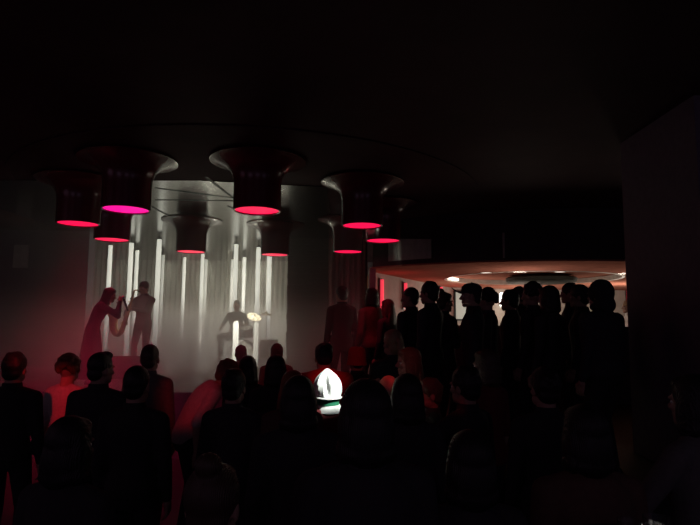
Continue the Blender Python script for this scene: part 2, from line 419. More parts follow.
# ================================================================== LAMPS
LAMPS = [(126, 210, 'magenta', 'large flared ceiling lamp glowing magenta above the left of the stage'),
         (78, 224, 'red', 'flared ceiling lamp glowing red farthest left'),
         (112, 240, 'red', 'smaller flared red lamp hanging below and behind the magenta one'),
         (191, 252, 'red', 'small flared red lamp alone over the middle of the stage'),
         (257, 211, 'red', 'large flared red ceiling lamp in the middle with its wide trumpet top showing'),
         (275, 255, 'red', 'smallest red lamp half behind the big middle lamp, over the drums'),
         (362, 226, 'red', 'largest flared red lamp of the three right of the dark column'),
         (383, 241, 'red', 'flared red lamp farthest right, beside the pale reflection panel'),
         (348, 252, 'red', 'small lowest red lamp above the dim red curtain')]
lp = None; LPOS = []
for px, py, kind, lab in LAMPS:
    q = WZ(px, py, Z_LAMP); LPOS.append((q, kind))
    if lp is None or kind != 'red' or 'done' not in globals():
        t = thing('ceiling_lamp', lab, 'lamp', q, 0, 'flared ceiling lamps')
        H = Z_CEIL - Z_LAMP - .016
        prof = [(.262, 0.0), (.278, -.004), (.285, .004), (.285, .30), (.288, .36), (.300, .42), (.325, .47), (.370, .515), (.43, .55), (.50, .578), (.565, .60), (.58, H - .012), (.575, H), (.26, H), (.262, .05)]
        rings_b = B(); nn_ = 56
        rings_b.loft([[V((r * math.cos(2 * PI * i / nn_), r * math.sin(2 * PI * i / nn_), z_)) for i in range(nn_)] for r, z_ in prof], False, True)
        link('lamp_shade', rings_b, M['shade'], t)
        link('light_disc', B().lathe([(.001, .012), (.261, .012), (.261, .04), (.001, .04)], 48), M['lamp_magenta' if kind == 'magenta' else 'lamp_red'], t)
        if kind == 'red': lp = t; done = True
    else:
        t = copy_tree(lp); t.location = q; t['label'] = lab

# ================================================================== LIGHT TUBES
TB = [(110.7, 245.5, 4.6, 1), (131.5, 243, 5, 1), (137.4, 250.5, 4, 1), (159.4, 239.5, 5.4, 1), (163.2, 255, 3.6, 0), (184.7, 257.5, 3.6, 1),
      (202.8, 254, 4, 1), (206.2, 259.5, 3.5, 0), (232.3, 259.5, 3.0, 0), (236.3, 244.5, 5.0, 1), (244.5, 257.5, 4.0, 1), (258.6, 247.5, 5.0, 1), (269.5, 254, 5.4, 1)]
TL = ['leftmost glowing tube, above the singer', 'glowing tube left of the saxophone player, thicker of two side by side', 'thinner glowing tube right behind the saxophone player',
      'thick bright glowing tube right of the saxophone player', 'faint glowing tube half behind the thick one right of the saxophone player', 'slim glowing tube left of the lone red lamp over mid stage',
      'glowing tube under the right rim of the lone mid stage lamp', 'faint slim glowing tube touching the one under the mid stage lamp', 'faintest thin glowing tube left of the drummer',
      'thick glowing tube straight above the drummer', 'slim glowing tube just right of the drummer', 'thick glowing tube above the big cymbal', 'rightmost wide glowing tube over the drums, under the smallest lamp']
for (px, py, w, br), lab in zip(TB, TL):
    q = WZ(px, py - 5, Z_CEIL); q.y = min(q.y, 17.5); q = W(px, py, q.y)
    x, y = q.x, q.y; r = w * .43 / F * y
    t = thing('light_tube', lab + ', hung from ceiling', 'light', (x, y, Z_STAGE), 0, 'hanging light tubes')
    ht = q.z - Z_STAGE
    prof = []
    rnd = random.Random(int(px))
    for k in range(25):
        z_ = .02 + (ht - .02) * k / 24
        prof.append((r * (1 + .10 * math.sin(k * 1.7 + px) * rnd.random()), z_))
    link('tube', B().lathe(prof, 16), M['tube_light' if br else 'tube_light_dim'], t)
    link('cap', B().lathe([(r * .5, ht), (r * 1.12, ht + .001), (r * 1.12, ht + .03), (r * .4, ht + .055)], 16), M['black_plastic'], t)
    link('cord', B().tube([(0, 0, ht + .05), (0, 0, Z_CEIL - .02 - Z_STAGE)], .012, 8), M['black_plastic'], t)
    link('foot', B().lathe([(r * 1.6, .001), (r * 1.6, .02), (r * .6, .03)], 16), M['black_metal'], t)

# ================================================================== PEOPLE
def head_mesh():
    b = B()
    b.ell((0, -.008, .128), (.076, .098, .104), 24, 16)
    b.ell((0, .035, .075), (.060, .056, .078), 20, 12)      # face
    b.ell((0, .062, .018), (.034, .030, .026), 14, 10)      # chin
    for s in (-1, 1):
        b.ell((s * .045, .02, .04), (.022, .05, .035), 12, 8)        # jaw
        b.ell((s * .04, .068, .082), (.022, .02, .018), 12, 8)       # cheek
        b.ell((s * .030, .083, .126), (.026, .012, .010), 12, 8)     # brow
        b.ell((s * .079, -.008, .092), (.009, .020, .032), 12, 10)   # ear
        b.ell((s * .012, .098, .072), (.010, .010, .009), 10, 8)     # nostril
    b.tube([(0, .086, .122), (0, .098, .095), (0, .112, .076)], [.009, .011, .013], 10)
    b.ell((0, .108, .076), (.013, .012, .011), 10, 8)
    b.ell((0, .089, .048), (.024, .010, .006), 12, 8); b.ell((0, .087, .038), (.022, .010, .007), 12, 8)
    b.caps((0, -.025, -.06), (0, -.012, .05), .060, .056, 16)
    return remesh(b, .0055, 3)
HEAD = head_mesh()
EYES = B()
for s in (-1, 1): EYES.ell((s * .031, .076, .105), (.0125, .0125, .010), 10, 8)
EYES = EYES.mesh()

def hand_mesh(curl):
    b = B()
    b.caps((0, -.03, 0), (0, .02, 0), .026, .028)
    for x in (-.028, -.01, .01, .026): b.caps((x * .7, .015, 0), (x, .085, 0), .017, .0125, 10)
    b.ell((-.022, .035, -.010), (.018, .03, .016))
    for x, L in ((-.030, .070), (-.0105, .079), (.0105, .073), (.029, .058)):
        p = V((x, .086, 0)); a = 0.0
        for k, f in enumerate((.45, .31, .24)):
            a += curl * (1.0, 1.15, .8)[k]
            q = p + V((x * .25, math.cos(a), -math.sin(a))).normalized() * L * f
            b.caps(p, q, .0092 - .0008 * k, .0086 - .0008 * k, 10); p = q
    p = V((-.024, .022, -.006)); q = p + V((-.030, .030, -.010 - .012 * curl)); r_ = q + V((-.008 + .02 * curl, .030, -.010 - .014 * curl)); u = r_ + V((.004 + .014 * curl, .022, -.004 - .01 * curl))
    b.caps(p, q, .014, .0115, 10); b.caps(q, r_, .0112, .0098, 10); b.caps(r_, u, .0096, .0085, 10)
    return remesh(b, .0042, 2)
HANDS = {'relax': hand_mesh(.38), 'grip': hand_mesh(1.05)}

def ik(a, t, l1, l2, hint):
    d = t - a; L = d.length
    if L > (l1 + l2) * .985: d = d * ((l1 + l2) * .985 / L); t = a + d; L = d.length
    x = (l1 * l1 - l2 * l2 + L * L) / (2 * L); h = math.sqrt(max(0, l1 * l1 - x * x)); u = d / L
    hv = hint - u * hint.dot(u); hv = hv.normalized() if hv.length > 1e-5 else u.orthogonal().normalized()
    return a + u * x + hv * h, t

def hair_mesh(style, seed=0):
    b = B(); rnd = random.Random(seed)
    if style in ('short', 'crop'):
        k = .006 if style == 'short' else 0
        b.ell((0, -.021, .139), (.081 + k, .094 + k, .097 + k), 24, 16); b.ell((0, -.013, .152), (.081 + k, .096 + k, .092 + k), 24, 16)
        b.ell((0, -.055, .08), (.066 + k, .050 + k, .06), 18, 12)
        if style == 'short':
            for i in range(22):
                a = rnd.random() * PI * 2; e = rnd.random() * 1.2
                b.ell((.078 * math.cos(a) * math.cos(e), -.02 + .09 * math.sin(a) * math.cos(e), .142 + .095 * math.sin(e)), .016 + .008 * rnd.random(), 8, 6)
    elif style == 'quiff':
        b.ell((0, -.015, .150), (.084, .098, .096), 24, 16); b.ell((0, .035, .215), (.06, .055, .035), 16, 10); b.ell((0, -.055, .08), (.068, .052, .06), 18, 12)
    elif style == 'curly':
        for i in range(90):
            a = rnd.random() * PI * 2; e = -.35 + rnd.random() * 1.85
            if math.sin(a) * math.cos(e) > .55 and e < .55: continue
            b.ell((.09 * math.cos(a) * math.cos(e), -.02 + .10 * math.sin(a) * math.cos(e), .135 + .105 * math.sin(e)), .026 + .008 * rnd.random(), 8, 6)
        b.ell((0, -.014, .15), (.085, .098, .098), 20, 12)
    elif style in ('bob', 'long', 'pony', 'bun'):
        b.ell((0, -.016, .146), (.088, .100, .100), 24, 16); b.ell((0, .045, .188), (.062, .046, .040), 16, 12)
        if style in ('bob', 'long'):
            for s in (-1, 1): b.ell((s * .073, -.018, .065), (.026, .062, .105), 14, 12)
            b.ell((0, -.072, .05), (.080, .050, .115), 18, 14)
        if style == 'bob':
            for s in (-1, 1): b.ell((s * .078, -.02, .0), (.028, .06, .045), 14, 10)
            b.ell((0, -.075, .0), (.085, .045, .045), 16, 10)
        if style == 'long':
            b.ell((0, -.092, -.06), (.094, .040, .17), 18, 14)
            for s in (-1, 1): b.tube([(s * .075, 0, .08), (s * .085, -.01, -.03), (s * .08, .01, -.16), (s * .07, .02, -.22)], [.03, .032, .028, .012], 10)
        if style == 'pony':
            b.ell((0, -.06, .07), (.066, .05, .07), 16, 12)
            b.tube([(0, -.10, .15), (0, -.15, .14), (0, -.165, .06), (.006, -.155, -.04), (.01, -.15, -.11)], [.022, .03, .036, .030, .01], 12)
        if style == 'bun':
            b.ell((0, -.055, .08), (.068, .052, .07), 16, 12); b.ell((0, -.06, .245), (.045, .045, .04), 16, 10)
    return remesh(b, .0075, 2)
HCACHE = {}

def add_hat(kind, root, T, mcol):
    if kind == 'cap':
        b = B(); b.elathe([(.084, .103, .0), (.088, .107, .012), (.088, .107, .035), (.082, .100, .065), (.062, .078, .09), (.03, .04, .103), (.005, .006, .106)], 28, (0, -.008, .135), T=T)
        b.ell((0, -.008, .243), .008, 10, 6, T=T)
        o = link('cap', b, mcol, root)
        rings = []
        for i in range(9):
            t_ = i / 8; y = .085 + .112 * t_; hw = .078 * math.sqrt(max(.02, 1 - (t_ * .93) ** 2.4)); zc = .152 + .045 * t_ * t_
            rings.append([T @ V((hw * u, y - .018 * abs(u) ** 2, zc - .014 * u * u + dz)) for u, dz in ((-1, 0), (-.5, 0), (0, 0), (.5, 0), (1, 0), (1, -.010), (.5, -.010), (0, -.010), (-.5, -.010), (-1, -.010))])
        link('brim', B().loft(rings), mcol, o)
    elif kind == 'bucket':
        o = link('bucket_hat', B().elathe([(.096, .116, 0), (.098, .118, .01), (.096, .115, .05), (.092, .109, .085), (.082, .097, .115), (.055, .066, .133), (.004, .004, .138)], 28, (0, -.008, .12), T=T), mcol, root)
        link('brim', B().elathe([(.097, .116, .135), (.108, .127, .075), (.113, .132, .062), (.108, .127, .064), (.095, .113, .122)], 28, (0, -.008, 0), False, T=T), mcol, o)
    elif kind == 'wrap':
        n_ = 48; rings = []
        for z_, k in ((.030, 1.05), (.034, 1.16), (.05, 1.16), (.08, 1.17), (.115, 1.19), (.15, 1.15), (.18, 1.04), (.205, .86), (.222, .66), (.236, .48), (.247, .34), (.256, .22), (.262, .08)):
            rg = []
            for i in range(n_):
                a = 2 * PI * i / n_; f = 1 + (.10 * math.sin(6 * a + z_ * 22) + .06 * math.sin(13 * a + z_ * 15)) * min(1, (z_ - .02) * 14)
                rg.append(T @ V((.087 * k * f * math.cos(a) - .03 * max(0, z_ - .2) * 4, -.012 + .106 * k * f * math.sin(a), z_)))
            rings.append(rg)
        o = link('head_wrap', B().loft(rings), M['cl_white'], root)
        link('wrap_hem', B().elathe([(.098, .116, .028), (.112, .130, .032), (.113, .131, .040), (.100, .118, .05)], 32, (0, -.012, 0), False, T=T), M['cl_white'], o)
    elif kind == 'beret':
        link('beret', B().elathe([(.085, .10, .16), (.12, .135, .185), (.125, .14, .205), (.09, .105, .235), (.03, .04, .248), (.004, .004, .25)], 28, (0, -.01, 0), T=T), mcol, root)
    elif kind == 'hood':
        b = B(); b.ell((0, -.02, .13), (.098, .118, .125), 22, 14); b.ell((0, -.05, .02), (.10, .09, .09), 18, 12); b.ell((0, .0, .0), (.095, .085, .05), 18, 12)
        me = remesh(b, .009, 3)
        me.transform(T); link('hood', me, mcol, root)

NPEOPLE = [0]
def person(loc, rz, H, label, group=None, top='cl_black', legs='cl_char', hair='short', hcol='hair_black', skin='skin', hat=None, hatm=None, lean=0.0, bulk=1.0,
           yaw=0.0, pitch=0.0, side=0.0, hands=None, hpose=('relax', 'relax'), sleeves='long', skirt=False, stance=.11, seated=None, palms=None, hints=None, collar=None, band=None, stride=0.0):
    NPEOPLE[0] += 1
    s = H / 1.75; w = bulk
    loc = V(loc)
    hipz = .93 if seated is None else seated / s + .07
    P0 = V((0, 0, hipz))
    def spine(u):                         # position and frame along the torso, u metres (before scaling) above the hip joints
        n_ = 10; p = P0.copy(); a = 0
        for i in range(n_):
            a = lean * min(1, max(0, (abs(u) * i / n_) / .42)) if u > 0 else 0
            p += Matrix.Rotation(-a, 3, 'X') @ V((0, 0, u / n_))
        R = Matrix.Rotation(-a, 3, 'X') @ Matrix.Rotation(side * max(0, u) / .5, 3, 'Y')
        return p + V((math.sin(side) * max(0, u) * .5, 0, 0)), R
    TOR = [(-.10, .120, .085, -.01), (-.03, .160, .105, -.012), (.05, .163, .108, -.012), (.14, .142, .096, .0), (.22, .142, .096, .004), (.31, .165, .108, .008), (.40, .178, .112, .002), (.47, .172, .098, -.008), (.52, .135, .080, -.016), (.555, .082, .066, -.018), (.59, .058, .058, -.012)]
    def torso(b, grow, u0, u1):
        rings = []
        for u, rx, ry, yo in TOR:
            if u < u0 or u > u1: continue
            c, R = spine(u); k = w if u < .5 else 1 + (w - 1) * .4
            rings.append([c + R @ V(((rx * k + grow) * math.cos(2 * PI * i / 24), yo + (ry * k + grow) * math.sin(2 * PI * i / 24), 0)) for i in range(24)])
        b.loft(rings)
    # arms
    cs, Rs = spine(.475); cn, Rn = spine(.56)
    arms = {}
    for sgn, key in ((1, 0), (-1, 1)):
        sh = cs + Rs @ V((sgn * .178 * (1 + (w - 1) * .8), -.005, .0))
        tgt = V(hands[key]) if hands and hands[key] is not None else V((sgn * (.235 + .06 * (w - 1)), .05 + .02 * random.random(), P0.z - .08))
        hint = V(hints[key]) if hints and hints[key] is not None else V((sgn * .5, -1, -.3))
        el, wr = ik(sh, tgt, .295, .255, hint)
        arms[sgn] = (sh, el, wr)
    hipj = {}
    for sgn in (1, -1):
        hp = P0 + V((sgn * .09, 0, 0))
        if seated is None:
            ft = V((sgn * stance, sgn * stride, .085)); kn, ft = ik(hp, ft, .435, .425, V((sgn * .15, 1, 0)))
        else:
            kn = hp + V((sgn * .13, .40, -.01)); ft = V((kn.x, kn.y + .04, .085 + 0))
        hipj[sgn] = (hp, kn, ft)
    # skin body
    b = B(); torso(b, -.012, -.2, .6)
    b.caps(cn - V((0, 0, .03)), cn + Rn @ V((0, .0, .06)), .062, .058, 14)
    for sgn in (1, -1):
        sh, el, wr = arms[sgn]
        b.caps(sh, el, .050, .038); b.caps(el, el.lerp(wr, .35), .039, .040); b.caps(el.lerp(wr, .35), wr, .040, .026)
        hp, kn, ft = hipj[sgn]
        b.caps(hp, kn, .078 * w, .052); b.caps(kn, kn.lerp(ft, .35), .052, .055); b.caps(kn.lerp(ft, .35), ft, .055, .036)
        b.caps(ft, ft + V((sgn * .02, .12, -.05)), .036, .028)
    me = remesh(b, .017, 4)
    full = B(); full.join(me)
    # head
    cn2, Rn2 = spine(.578)
    HT = Matrix.Translation(cn2 + Rn2 @ V((0, .012, .02 - .0))) @ (Matrix.Rotation(-lean * .45 + pitch, 4, 'X').to_3x3().to_4x4()) @ Matrix.Rotation(yaw, 4, 'Z') @ Matrix.Scale(1.0 / s * (.5 + .5 * s), 4)
    full.join(HEAD, HT); full.cm = 1; full.join(EYES, HT); full.cm = 0
    # hands
    for sgn, key in ((1, 0), (-1, 1)):
        sh, el, wr = arms[sgn]; y = (wr - el).normalized()
        pn = V(palms[key]) if palms and palms[key] is not None else V((-sgn, .1, 0))
        zax = -(pn - y * pn.dot(y)).normalized(); xax = y.cross(zax)
        T = Matrix((xax, y, zax)).transposed().to_4x4(); T.translation = wr + y * .012
        if sgn < 0: T = T @ Matrix.Scale(-1, 4, V((1, 0, 0)))
        full.join(HANDS[hpose[key]], T)
    S4 = Matrix.Scale(s, 4)
    me = full.mesh('person'); me.transform(S4)
    root = link('person', me, [M[skin], M['eye']])
    root.location = loc; root.rotation_euler = (0, 0, rz); tag(root, label, 'person', group)
    # top
    b = B(); torso(b, .014, -.06 if not skirt else .02, .57)
    for sgn in (1, -1):
        sh, el, wr = arms[sgn]
        b.caps(sh, el, .066 * (1 + (w - 1) * .6), .050)
        if sleeves == 'long': b.caps(el, wr.lerp(el, .04), .051, .036)
        cS, RS = spine(.53); b.caps(cS + RS @ V((sgn * .06, -.015, 0)), sh, .05, .066, 12)
    me = remesh(b, .013, 5); me.transform(S4)
    o = link('jacket' if sleeves == 'long' else 'shirt', me, M[top], root)
    if sleeves == 'long':                     # collar
        c_, R_ = spine(.575)
        rg = [[c_ + R_ @ V(((.072 + g) * math.cos(2 * PI * i / 20), -.012 + (.07 + g) * math.sin(2 * PI * i / 20), zz)) for i in range(20)] for g, zz in ((.012, -.03), (.002, .025), (-.006, .028), (.0, -.03))]
        k = B().loft(rg, False, True).mesh(); k.transform(S4); link('collar', k, M[collar or top], o)
    # legs
    if skirt:
        rings = []
        for z_, rx, ry in ((hipz + .12, .155, .105), (hipz, .185, .13), (hipz - .25, .205, .165), (hipz - .6, .235, .20), (hipz - .82, .265, .23), (hipz - .83, .255, .22)):
            rings.append([V((rx * (1 + .04 * math.sin(7 * 2 * PI * i / 28)) * math.cos(2 * PI * i / 28), ry * (1 + .04 * math.sin(7 * 2 * PI * i / 28)) * math.sin(2 * PI * i / 28) - .01, z_)) for i in range(28)])
        k = B().loft(rings).mesh(); k.transform(S4); link('skirt', k, M[legs], root)
    else:
        b = B(); torso(b, .006, -.11, .08)
        for sgn in (1, -1):
            hp, kn, ft = hipj[sgn]
            b.caps(hp, kn, .093 * w, .066); b.caps(kn, ft, .066, .052)
        me = remesh(b, .016, 4); me.transform(S4); link('trousers', me, M[legs], root)
    for sgn in (1, -1):
        ft = hipj[sgn][2]; b = B(); x, y = ft.x, ft.y
        rings = []
        for t_, hw, hh in ((-.075, .022, .05), (-.06, .036, .075), (0, .040, .085), (.06, .042, .065), (.12, .046, .05), (.165, .036, .04), (.185, .018, .028)):
            rings.append([V((x + sgn * .12 * max(0, t_) + hw * a_, y + t_, bz * hh + .001)) for a_, bz in ((-.95, 0), (-1, .35), (-.75, .8), (-.3, 1), (.3, 1), (.75, .8), (1, .35), (.95, 0))])
        b.loft(rings); k = b.mesh(); k.transform(S4); link('shoe', k, M['shoe'], root)
    # hair and hat
    if hair and hair != 'bald':
        key = (hair, NPEOPLE[0] % 3)
        if key not in HCACHE: HCACHE[key] = hair_mesh(hair, key[1])
        k = HCACHE[key].copy(); k.transform(S4 @ HT); link('hair', k, M[hcol], root)
    if hat: add_hat(hat, root, S4 @ HT, M[hatm or 'cl_black'])
    if band:
        T = S4 @ HT
        link('neck_band', B().elathe([(.078, .090, -.022), (.092, .106, -.018), (.096, .112, .026), (.080, .095, .030)], 28, (0, -.012, 0), False, T=T), M[band], root)
        link('scarf', B().elathe([(.085, .098, -.085), (.105, .118, -.078), (.100, .112, -.045), (.088, .10, -.022), (.075, .085, -.022)], 28, (.012, -.016, 0), False, T=T), M['cl_white'], root)
    root['s'] = s
    return root, S4 @ HT

def put(px, top, d, base, hatx=0.0):
    """where a standing person stands, and how tall, from the head top seen at a pixel and the distance"""
    q = W(px, top, d); return V((q.x, q.y, base)), q.z - base - hatx

def crowd(px, ytop, d, rz, label, base=0.0, hatx=0.0, **k):
    loc, H = put(px, ytop, d, base, hatx)
    return person(loc, math.radians(rz), H, label, **k)

G1 = 'crowd before the stage'; G2 = 'people standing before the bar'
# ---- crowd on the floor, left to right
crowd(15, 356, 4.4, 6, 'person in dark clothes at the far left of the crowd', top='cl_char', group=G1)
crowd(69, 359, 5.1, -12, 'person in a pale shirt lit red at the left, behind the tall dark man', top='cl_pale', group=G1, hair='curly', hcol='hair_auburn', sleeves='short')
crowd(101, 356, 4.3, -8, 'tall man with short hair and dark jacket, left of the round dark head', group=G1, hair='quiff', bulk=1.1, yaw=-.35)
crowd(137, 370, 3.6, 0, 'person with round smooth dark hair before the man in grey', group=G1, hair='crop', top='cl_char')
crowd(150, 347, 5.1, -5, 'man in a grey shirt with cropped hair standing against the stage haze', group=G1, hair='crop', hcol='hair_brown', top='cl_grey', yaw=.2)
q = W(188, 400, 5.0); person((q.x, q.y, 0), math.radians(-65), 1.66, 'person in a red lit shirt bending forward at the middle left', group=G1, hair='short', top='cl_pale', lean=.95, sleeves='short', hcol='hair_auburn')
crowd(234, 374, 3.9, -6, 'person with a dark round head right of the red lit bending one', group=G1, hair='short', top='cl_black')
crowd(241, 347, 7.5, 2, 'man in a grey shirt directly below the drummer, pale against the glow', group=G1, hair='crop', top='cl_grey', hcol='hair_grey')
crowd(248, 359, 5.3, 10, 'small person with dark hair just before the man in grey under the drummer', group=G1, hair='bob', top='cl_char')
crowd(277, 346, 7.5, 12, 'man at the right edge of the stage glow, farther of two heads in line', group=G1, hair='short', hcol='hair_brown', top='cl_brown')
crowd(276, 358, 4.9, 8, 'person with dark hair at the right edge of stage glow, nearer of two in line', group=G1, hair='bob', top='cl_char')
crowd(293, 375, 3.9, 8, 'person with auburn hair left of the white head wrap', group=G1, hair='long', hcol='hair_auburn', top='cl_brown')
crowd(299, 381, 2.9, 4, 'person with a large dark head left of the nearest big round head', group=G1, hair='bob', top='cl_black', bulk=1.05)
q = W(327, 390, 5.1); person((q.x, q.y, 0), math.radians(10), 1.74, 'person in a red shirt stooping just beyond the white head wrap', group=G1, hair='short', top='cl_red', sleeves='short', lean=.62, bulk=1.15)
WH = crowd(328, 373, 4.25, 6, 'person in a bright white head wrap with a green band at the neck', group=G1, hair=None, hat='wrap', hatx=.02, top='cl_wine', collar='cl_white', band='cl_green', bulk=1.05)
crowd(357, 350, 5.9, 15, 'person in a red bucket hat and black top in the middle of the crowd', group=G1, hair='crop', hat='bucket', hatm='cl_red', hatx=.008, top='cl_black')
crowd(393, 331, 5.5, 25, 'person with fair hair tied back and a black top, tallest of the middle crowd', group=G1, hair='pony', hcol='hair_blond', top='cl_black')
crowd(410, 350, 4.85, 95, 'person with auburn hair lit red, turned to the side right of the fair haired one', group=G1, hair='long', hcol='hair_auburn', top='cl_char', hands=(V((.12, .28, 1.42)), None), hpose=('grip', 'relax'))
crowd(366, 386, 1.95, 10, 'person with the biggest round dark head, nearest the viewer', group=G1, hair='bob', top='cl_black', bulk=1.05)
crowd(389, 379, 3.9, 20, 'bald person with a red lit crown behind the biggest dark head', group=G1, hair='bald', top='cl_black')
crowd(407, 379, 3.2, 12, 'person with dark hair right of the biggest round dark head', group=G1, hair='bob', top='cl_black')
crowd(430, 383, 4.35, 100, 'person with a face lit red, seen from the side right of the dark heads', group=G1, hair='short', hcol='hair_brown', top='cl_black')
HG = crowd(466, 371, 3.6, 40, 'person in dark clothes holding up a small red lit glass', group=G1, hair='short', top='cl_black', hands=(None, V((-.17, .30, 1.36))), hpose=('relax', 'grip'))
crowd(487, 352, 4.3, 45, 'person in a dim dark red shirt below the capped man', group=G1, hair='bob', hcol='hair_brown', top='cl_wine', sleeves='short')
crowd(545, 372, 3.4, 8, 'dark haired person below the woman with bobbed hair', group=G1, hair='short', top='cl_char')
crowd(70, 425, 2.3, -15, 'dark person low at the near left of the crowd', group=G1, hair='bob', top='cl_black')
crowd(213, 476, 1.7, -5, 'person with the dim round head at the bottom edge, left of centre', group=G1, hair='bun', hcol='hair_brown', top='cl_black')
crowd(470, 440, 2.1, 4, 'dark person low at the near right of the biggest head', group=G1, hair='bob', top='cl_black')
crowd(585, 412, 2.3, 6, 'near person in a dim brown top at the bottom right', group=G1, hair='bob', top='cl_brown', bulk=1.1)
crowd(694, 380, 2.6, 30, 'person at the right edge raising a pale sleeve', group=G1, hair='bob', top='cl_grey', hands=(None, V((-.2, .34, 1.22))))

# ---- people standing on the raised floor before the bar
K = dict(base=Z_PLAT, group=G2)
crowd(342, 287, 8.6, 30, 'dark figure standing before the dim red curtain, next to the ridged column', top='cl_char', **K)
crowd(372, 289, 8.3, 40, 'dark figure standing just left of the tall red neon strip', top='cl_brown', hair='bob', **K)
crowd(388, 301, 8.0, 50, 'dim figure just right of the tall red neon strip', top='cl_char', hair='long', hcol='hair_brown', **K)
crowd(411, 289, 6.6, 50, 'man in dark jacket right beside the second red neon strip', hair='crop', bulk=1.08, yaw=.3, **K)
crowd(430, 283.5, 6.1, 55, 'tall man with short hair left of the woman raising a glass', hair='short', **K)
HF = crowd(444, 294, 6.7, -65, 'woman in profile facing right with a pale drink before the lit window', hair='bun', hcol='hair_brown', hands=(V((.12, .19, 1.27)), None), hpose=('grip', 'relax'), **K)
crowd(472, 284, 5.6, 78, 'man in a peaked cap looking left before the bar', hair='crop', hat='cap', hatx=.012, hatm='cl_black', **K)
crowd(487, 291.5, 6.1, 70, 'person with full dark hair right of the capped man', hair='curly', **K)
crowd(510, 292, 6.5, 60, 'smaller person just right of the bright white wall lamp', hair='short', **K)
crowd(519, 287.5, 7.3, 60, 'man left of the round haired head under the dark disc', hair='crop', **K)
crowd(532, 285.5, 6.0, 50, 'person with a full round head of hair under the dark disc', hair='curly', **K)
crowd(549, 288, 5.5, 40, 'woman with straight bobbed hair right of the round haired head', hair='bob', **K)
crowd(570, 284.5, 6.9, 60, 'man at the back left of the broad hooded man', hair='short', **K)
crowd(580, 287, 6.0, 60, 'man close beside the broad hooded man', hair='short', **K)
crowd(600, 281, 4.95, 35, 'broad man in a hooded jacket, largest figure before the bar', hair='short', hat='hood', bulk=1.38, hatx=.02, **K)
PF = crowd(628.5, 301, 10.6, 80, 'pale dressed person deep in the bar next to the black pier', top='cl_white', hair='short', hcol='hair_blond', **K)

# ---- the band
st = Z_STAGE
q = W(112, 291.5, 9.0)
sing, _ = person((q.x - .24, q.y - .06, st), math.radians(-75), 1.54, 'singer in dark clothes leaning over a microphone at the left of the stage', 'band on the stage', top='cl_black', legs='cl_black', hair='long', hcol='hair_brown',
       lean=.62, pitch=.1, hands=(V((.05, .43, 1.47)), V((-.05, .42, 1.41))), hpose=('grip', 'grip'), hints=(V((.5, .35, -1)), V((-.5, .35, -1))), skirt=True)
q = W(145, 282.5, 10.9)
sax_p, _ = person((q.x, q.y, st), math.radians(165), q.z - st, 'saxophone player in a grey jacket facing the crowd', 'band on the stage', top='cl_grey', legs='cl_char', hair='short', hcol='hair_brown',
       hands=(V((.22, .24, 1.0)), V((.05, .28, 1.22))), hpose=('grip', 'grip'), hints=(V((1, -.5, 0)), V((-1, -.2, -.4))), pitch=-.12, stance=.14)
q = W(237, 297, 13.3)
dr, _ = person((q.x, q.y, st), math.radians(175), 1.72, 'drummer seated behind the drum kit', 'band on the stage', top='cl_grey', legs='cl_char', hair='crop', hcol='hair_brown', seated=.60, sleeves='short',
       hands=(V((.26, .40, .86)), V((-.30, .42, .92))), hpose=('grip', 'grip'))

# ------------------------------------------------------------------ instruments
def local(o, p): return Matrix.Translation(o.location) @ Matrix.Rotation(o.rotation_euler.z, 4, 'Z') @ V(p)
# microphone in the singer's hands
s_ = sing['s']; mp = local(sing, V((.0, .50, 1.53)) * s_)
t = thing('microphone', 'dark hand microphone held up by the singer', 'microphone', mp, sing.rotation_euler.z)
link('grip', B().tube([(0, .06, -.2), (0, 0, -.04), (0, -.01, -.015)], [.013, .018, .021], 16), M['black_metal'], t)
link('mesh_ball', B().ell((0, -.02, .01), (.027, .027, .03), 18, 12), M['chrome'], t)
# saxophone
s_ = sax_p['s']; so = local(sax_p, V((.0, .15, 1.545)) * s_)
t = thing('saxophone', 'brass saxophone held across the player, bell turned up', 'saxophone', so, sax_p.rotation_euler.z)
def bez(p, n_=18):
    out = []; p = [V(x) for x in p]
    for i in range(n_ + 1):
        u = i / n_; q_ = p[:]
        while len(q_) > 1: q_ = [q_[k].lerp(q_[k + 1], u) for k in range(len(q_) - 1)]
        out.append(q_[0])
    return out
bodyp = bez([(.02, .16, -.03), (.13, .13, -.34), (.27, .10, -.70)], 20)
link('mouthpiece', B().tube([(0, -.03, .01), (0, .04, .02)], [.008, .014], 12), M['black_plastic'], t)
link('neck', B().tube(bez([(0, .035, .02), (0, .12, .06), (.01, .17, .04), (.02, .16, -.035)], 12), [.010 + .0006 * i for i in range(13)], 12), M['brass'], t)
bd = link('body_tube', B().tube(bodyp, [.018 + .0016 * i for i in range(21)], 16), M['brass'], t)
bow = bez([(.27, .10, -.70), (.33, .10, -.85), (.44, .14, -.83), (.42, .18, -.66), (.40, .20, -.54)], 22)
link('bow', B().tube(bow, [.050 + .0012 * i for i in range(23)], 18), M['brass'], t)
bl = bez([(.40, .20, -.54), (.39, .215, -.46), (.375, .24, -.36)], 10)
bb = B().tube(bl, [.077, .08, .083, .087, .091, .096, .102, .110, .121, .135, .152], 26, cap=False)
ol = link('bell', bb, M['brass'], t); md = ol.modifiers.new('th', 'SOLIDIFY'); md.thickness = .004
for i in range(3, 20, 2):
    p = bodyp[i]; r = .018 + .0016 * i
    dirv = V((-.2, 1, .1)).normalized() if i % 4 == 3 else V((.75, .6, .2)).normalized()
    c_ = p + dirv * (r + .012); R = dirv.to_track_quat('Z', 'Y').to_matrix().to_4x4(); R.translation = c_
    link('key', B().lathe([(.006, -.014), (.006, 0), (.019, .001), (.021, .006), (.012, .009)], 14, T=R), M['brass'] if i % 3 else M['chrome'], bd)
link('key_rod', B().tube([V(x) + V((-.02, .045, .02)) for x in bodyp[2:19]], .005, 8), M['chrome'], bd)
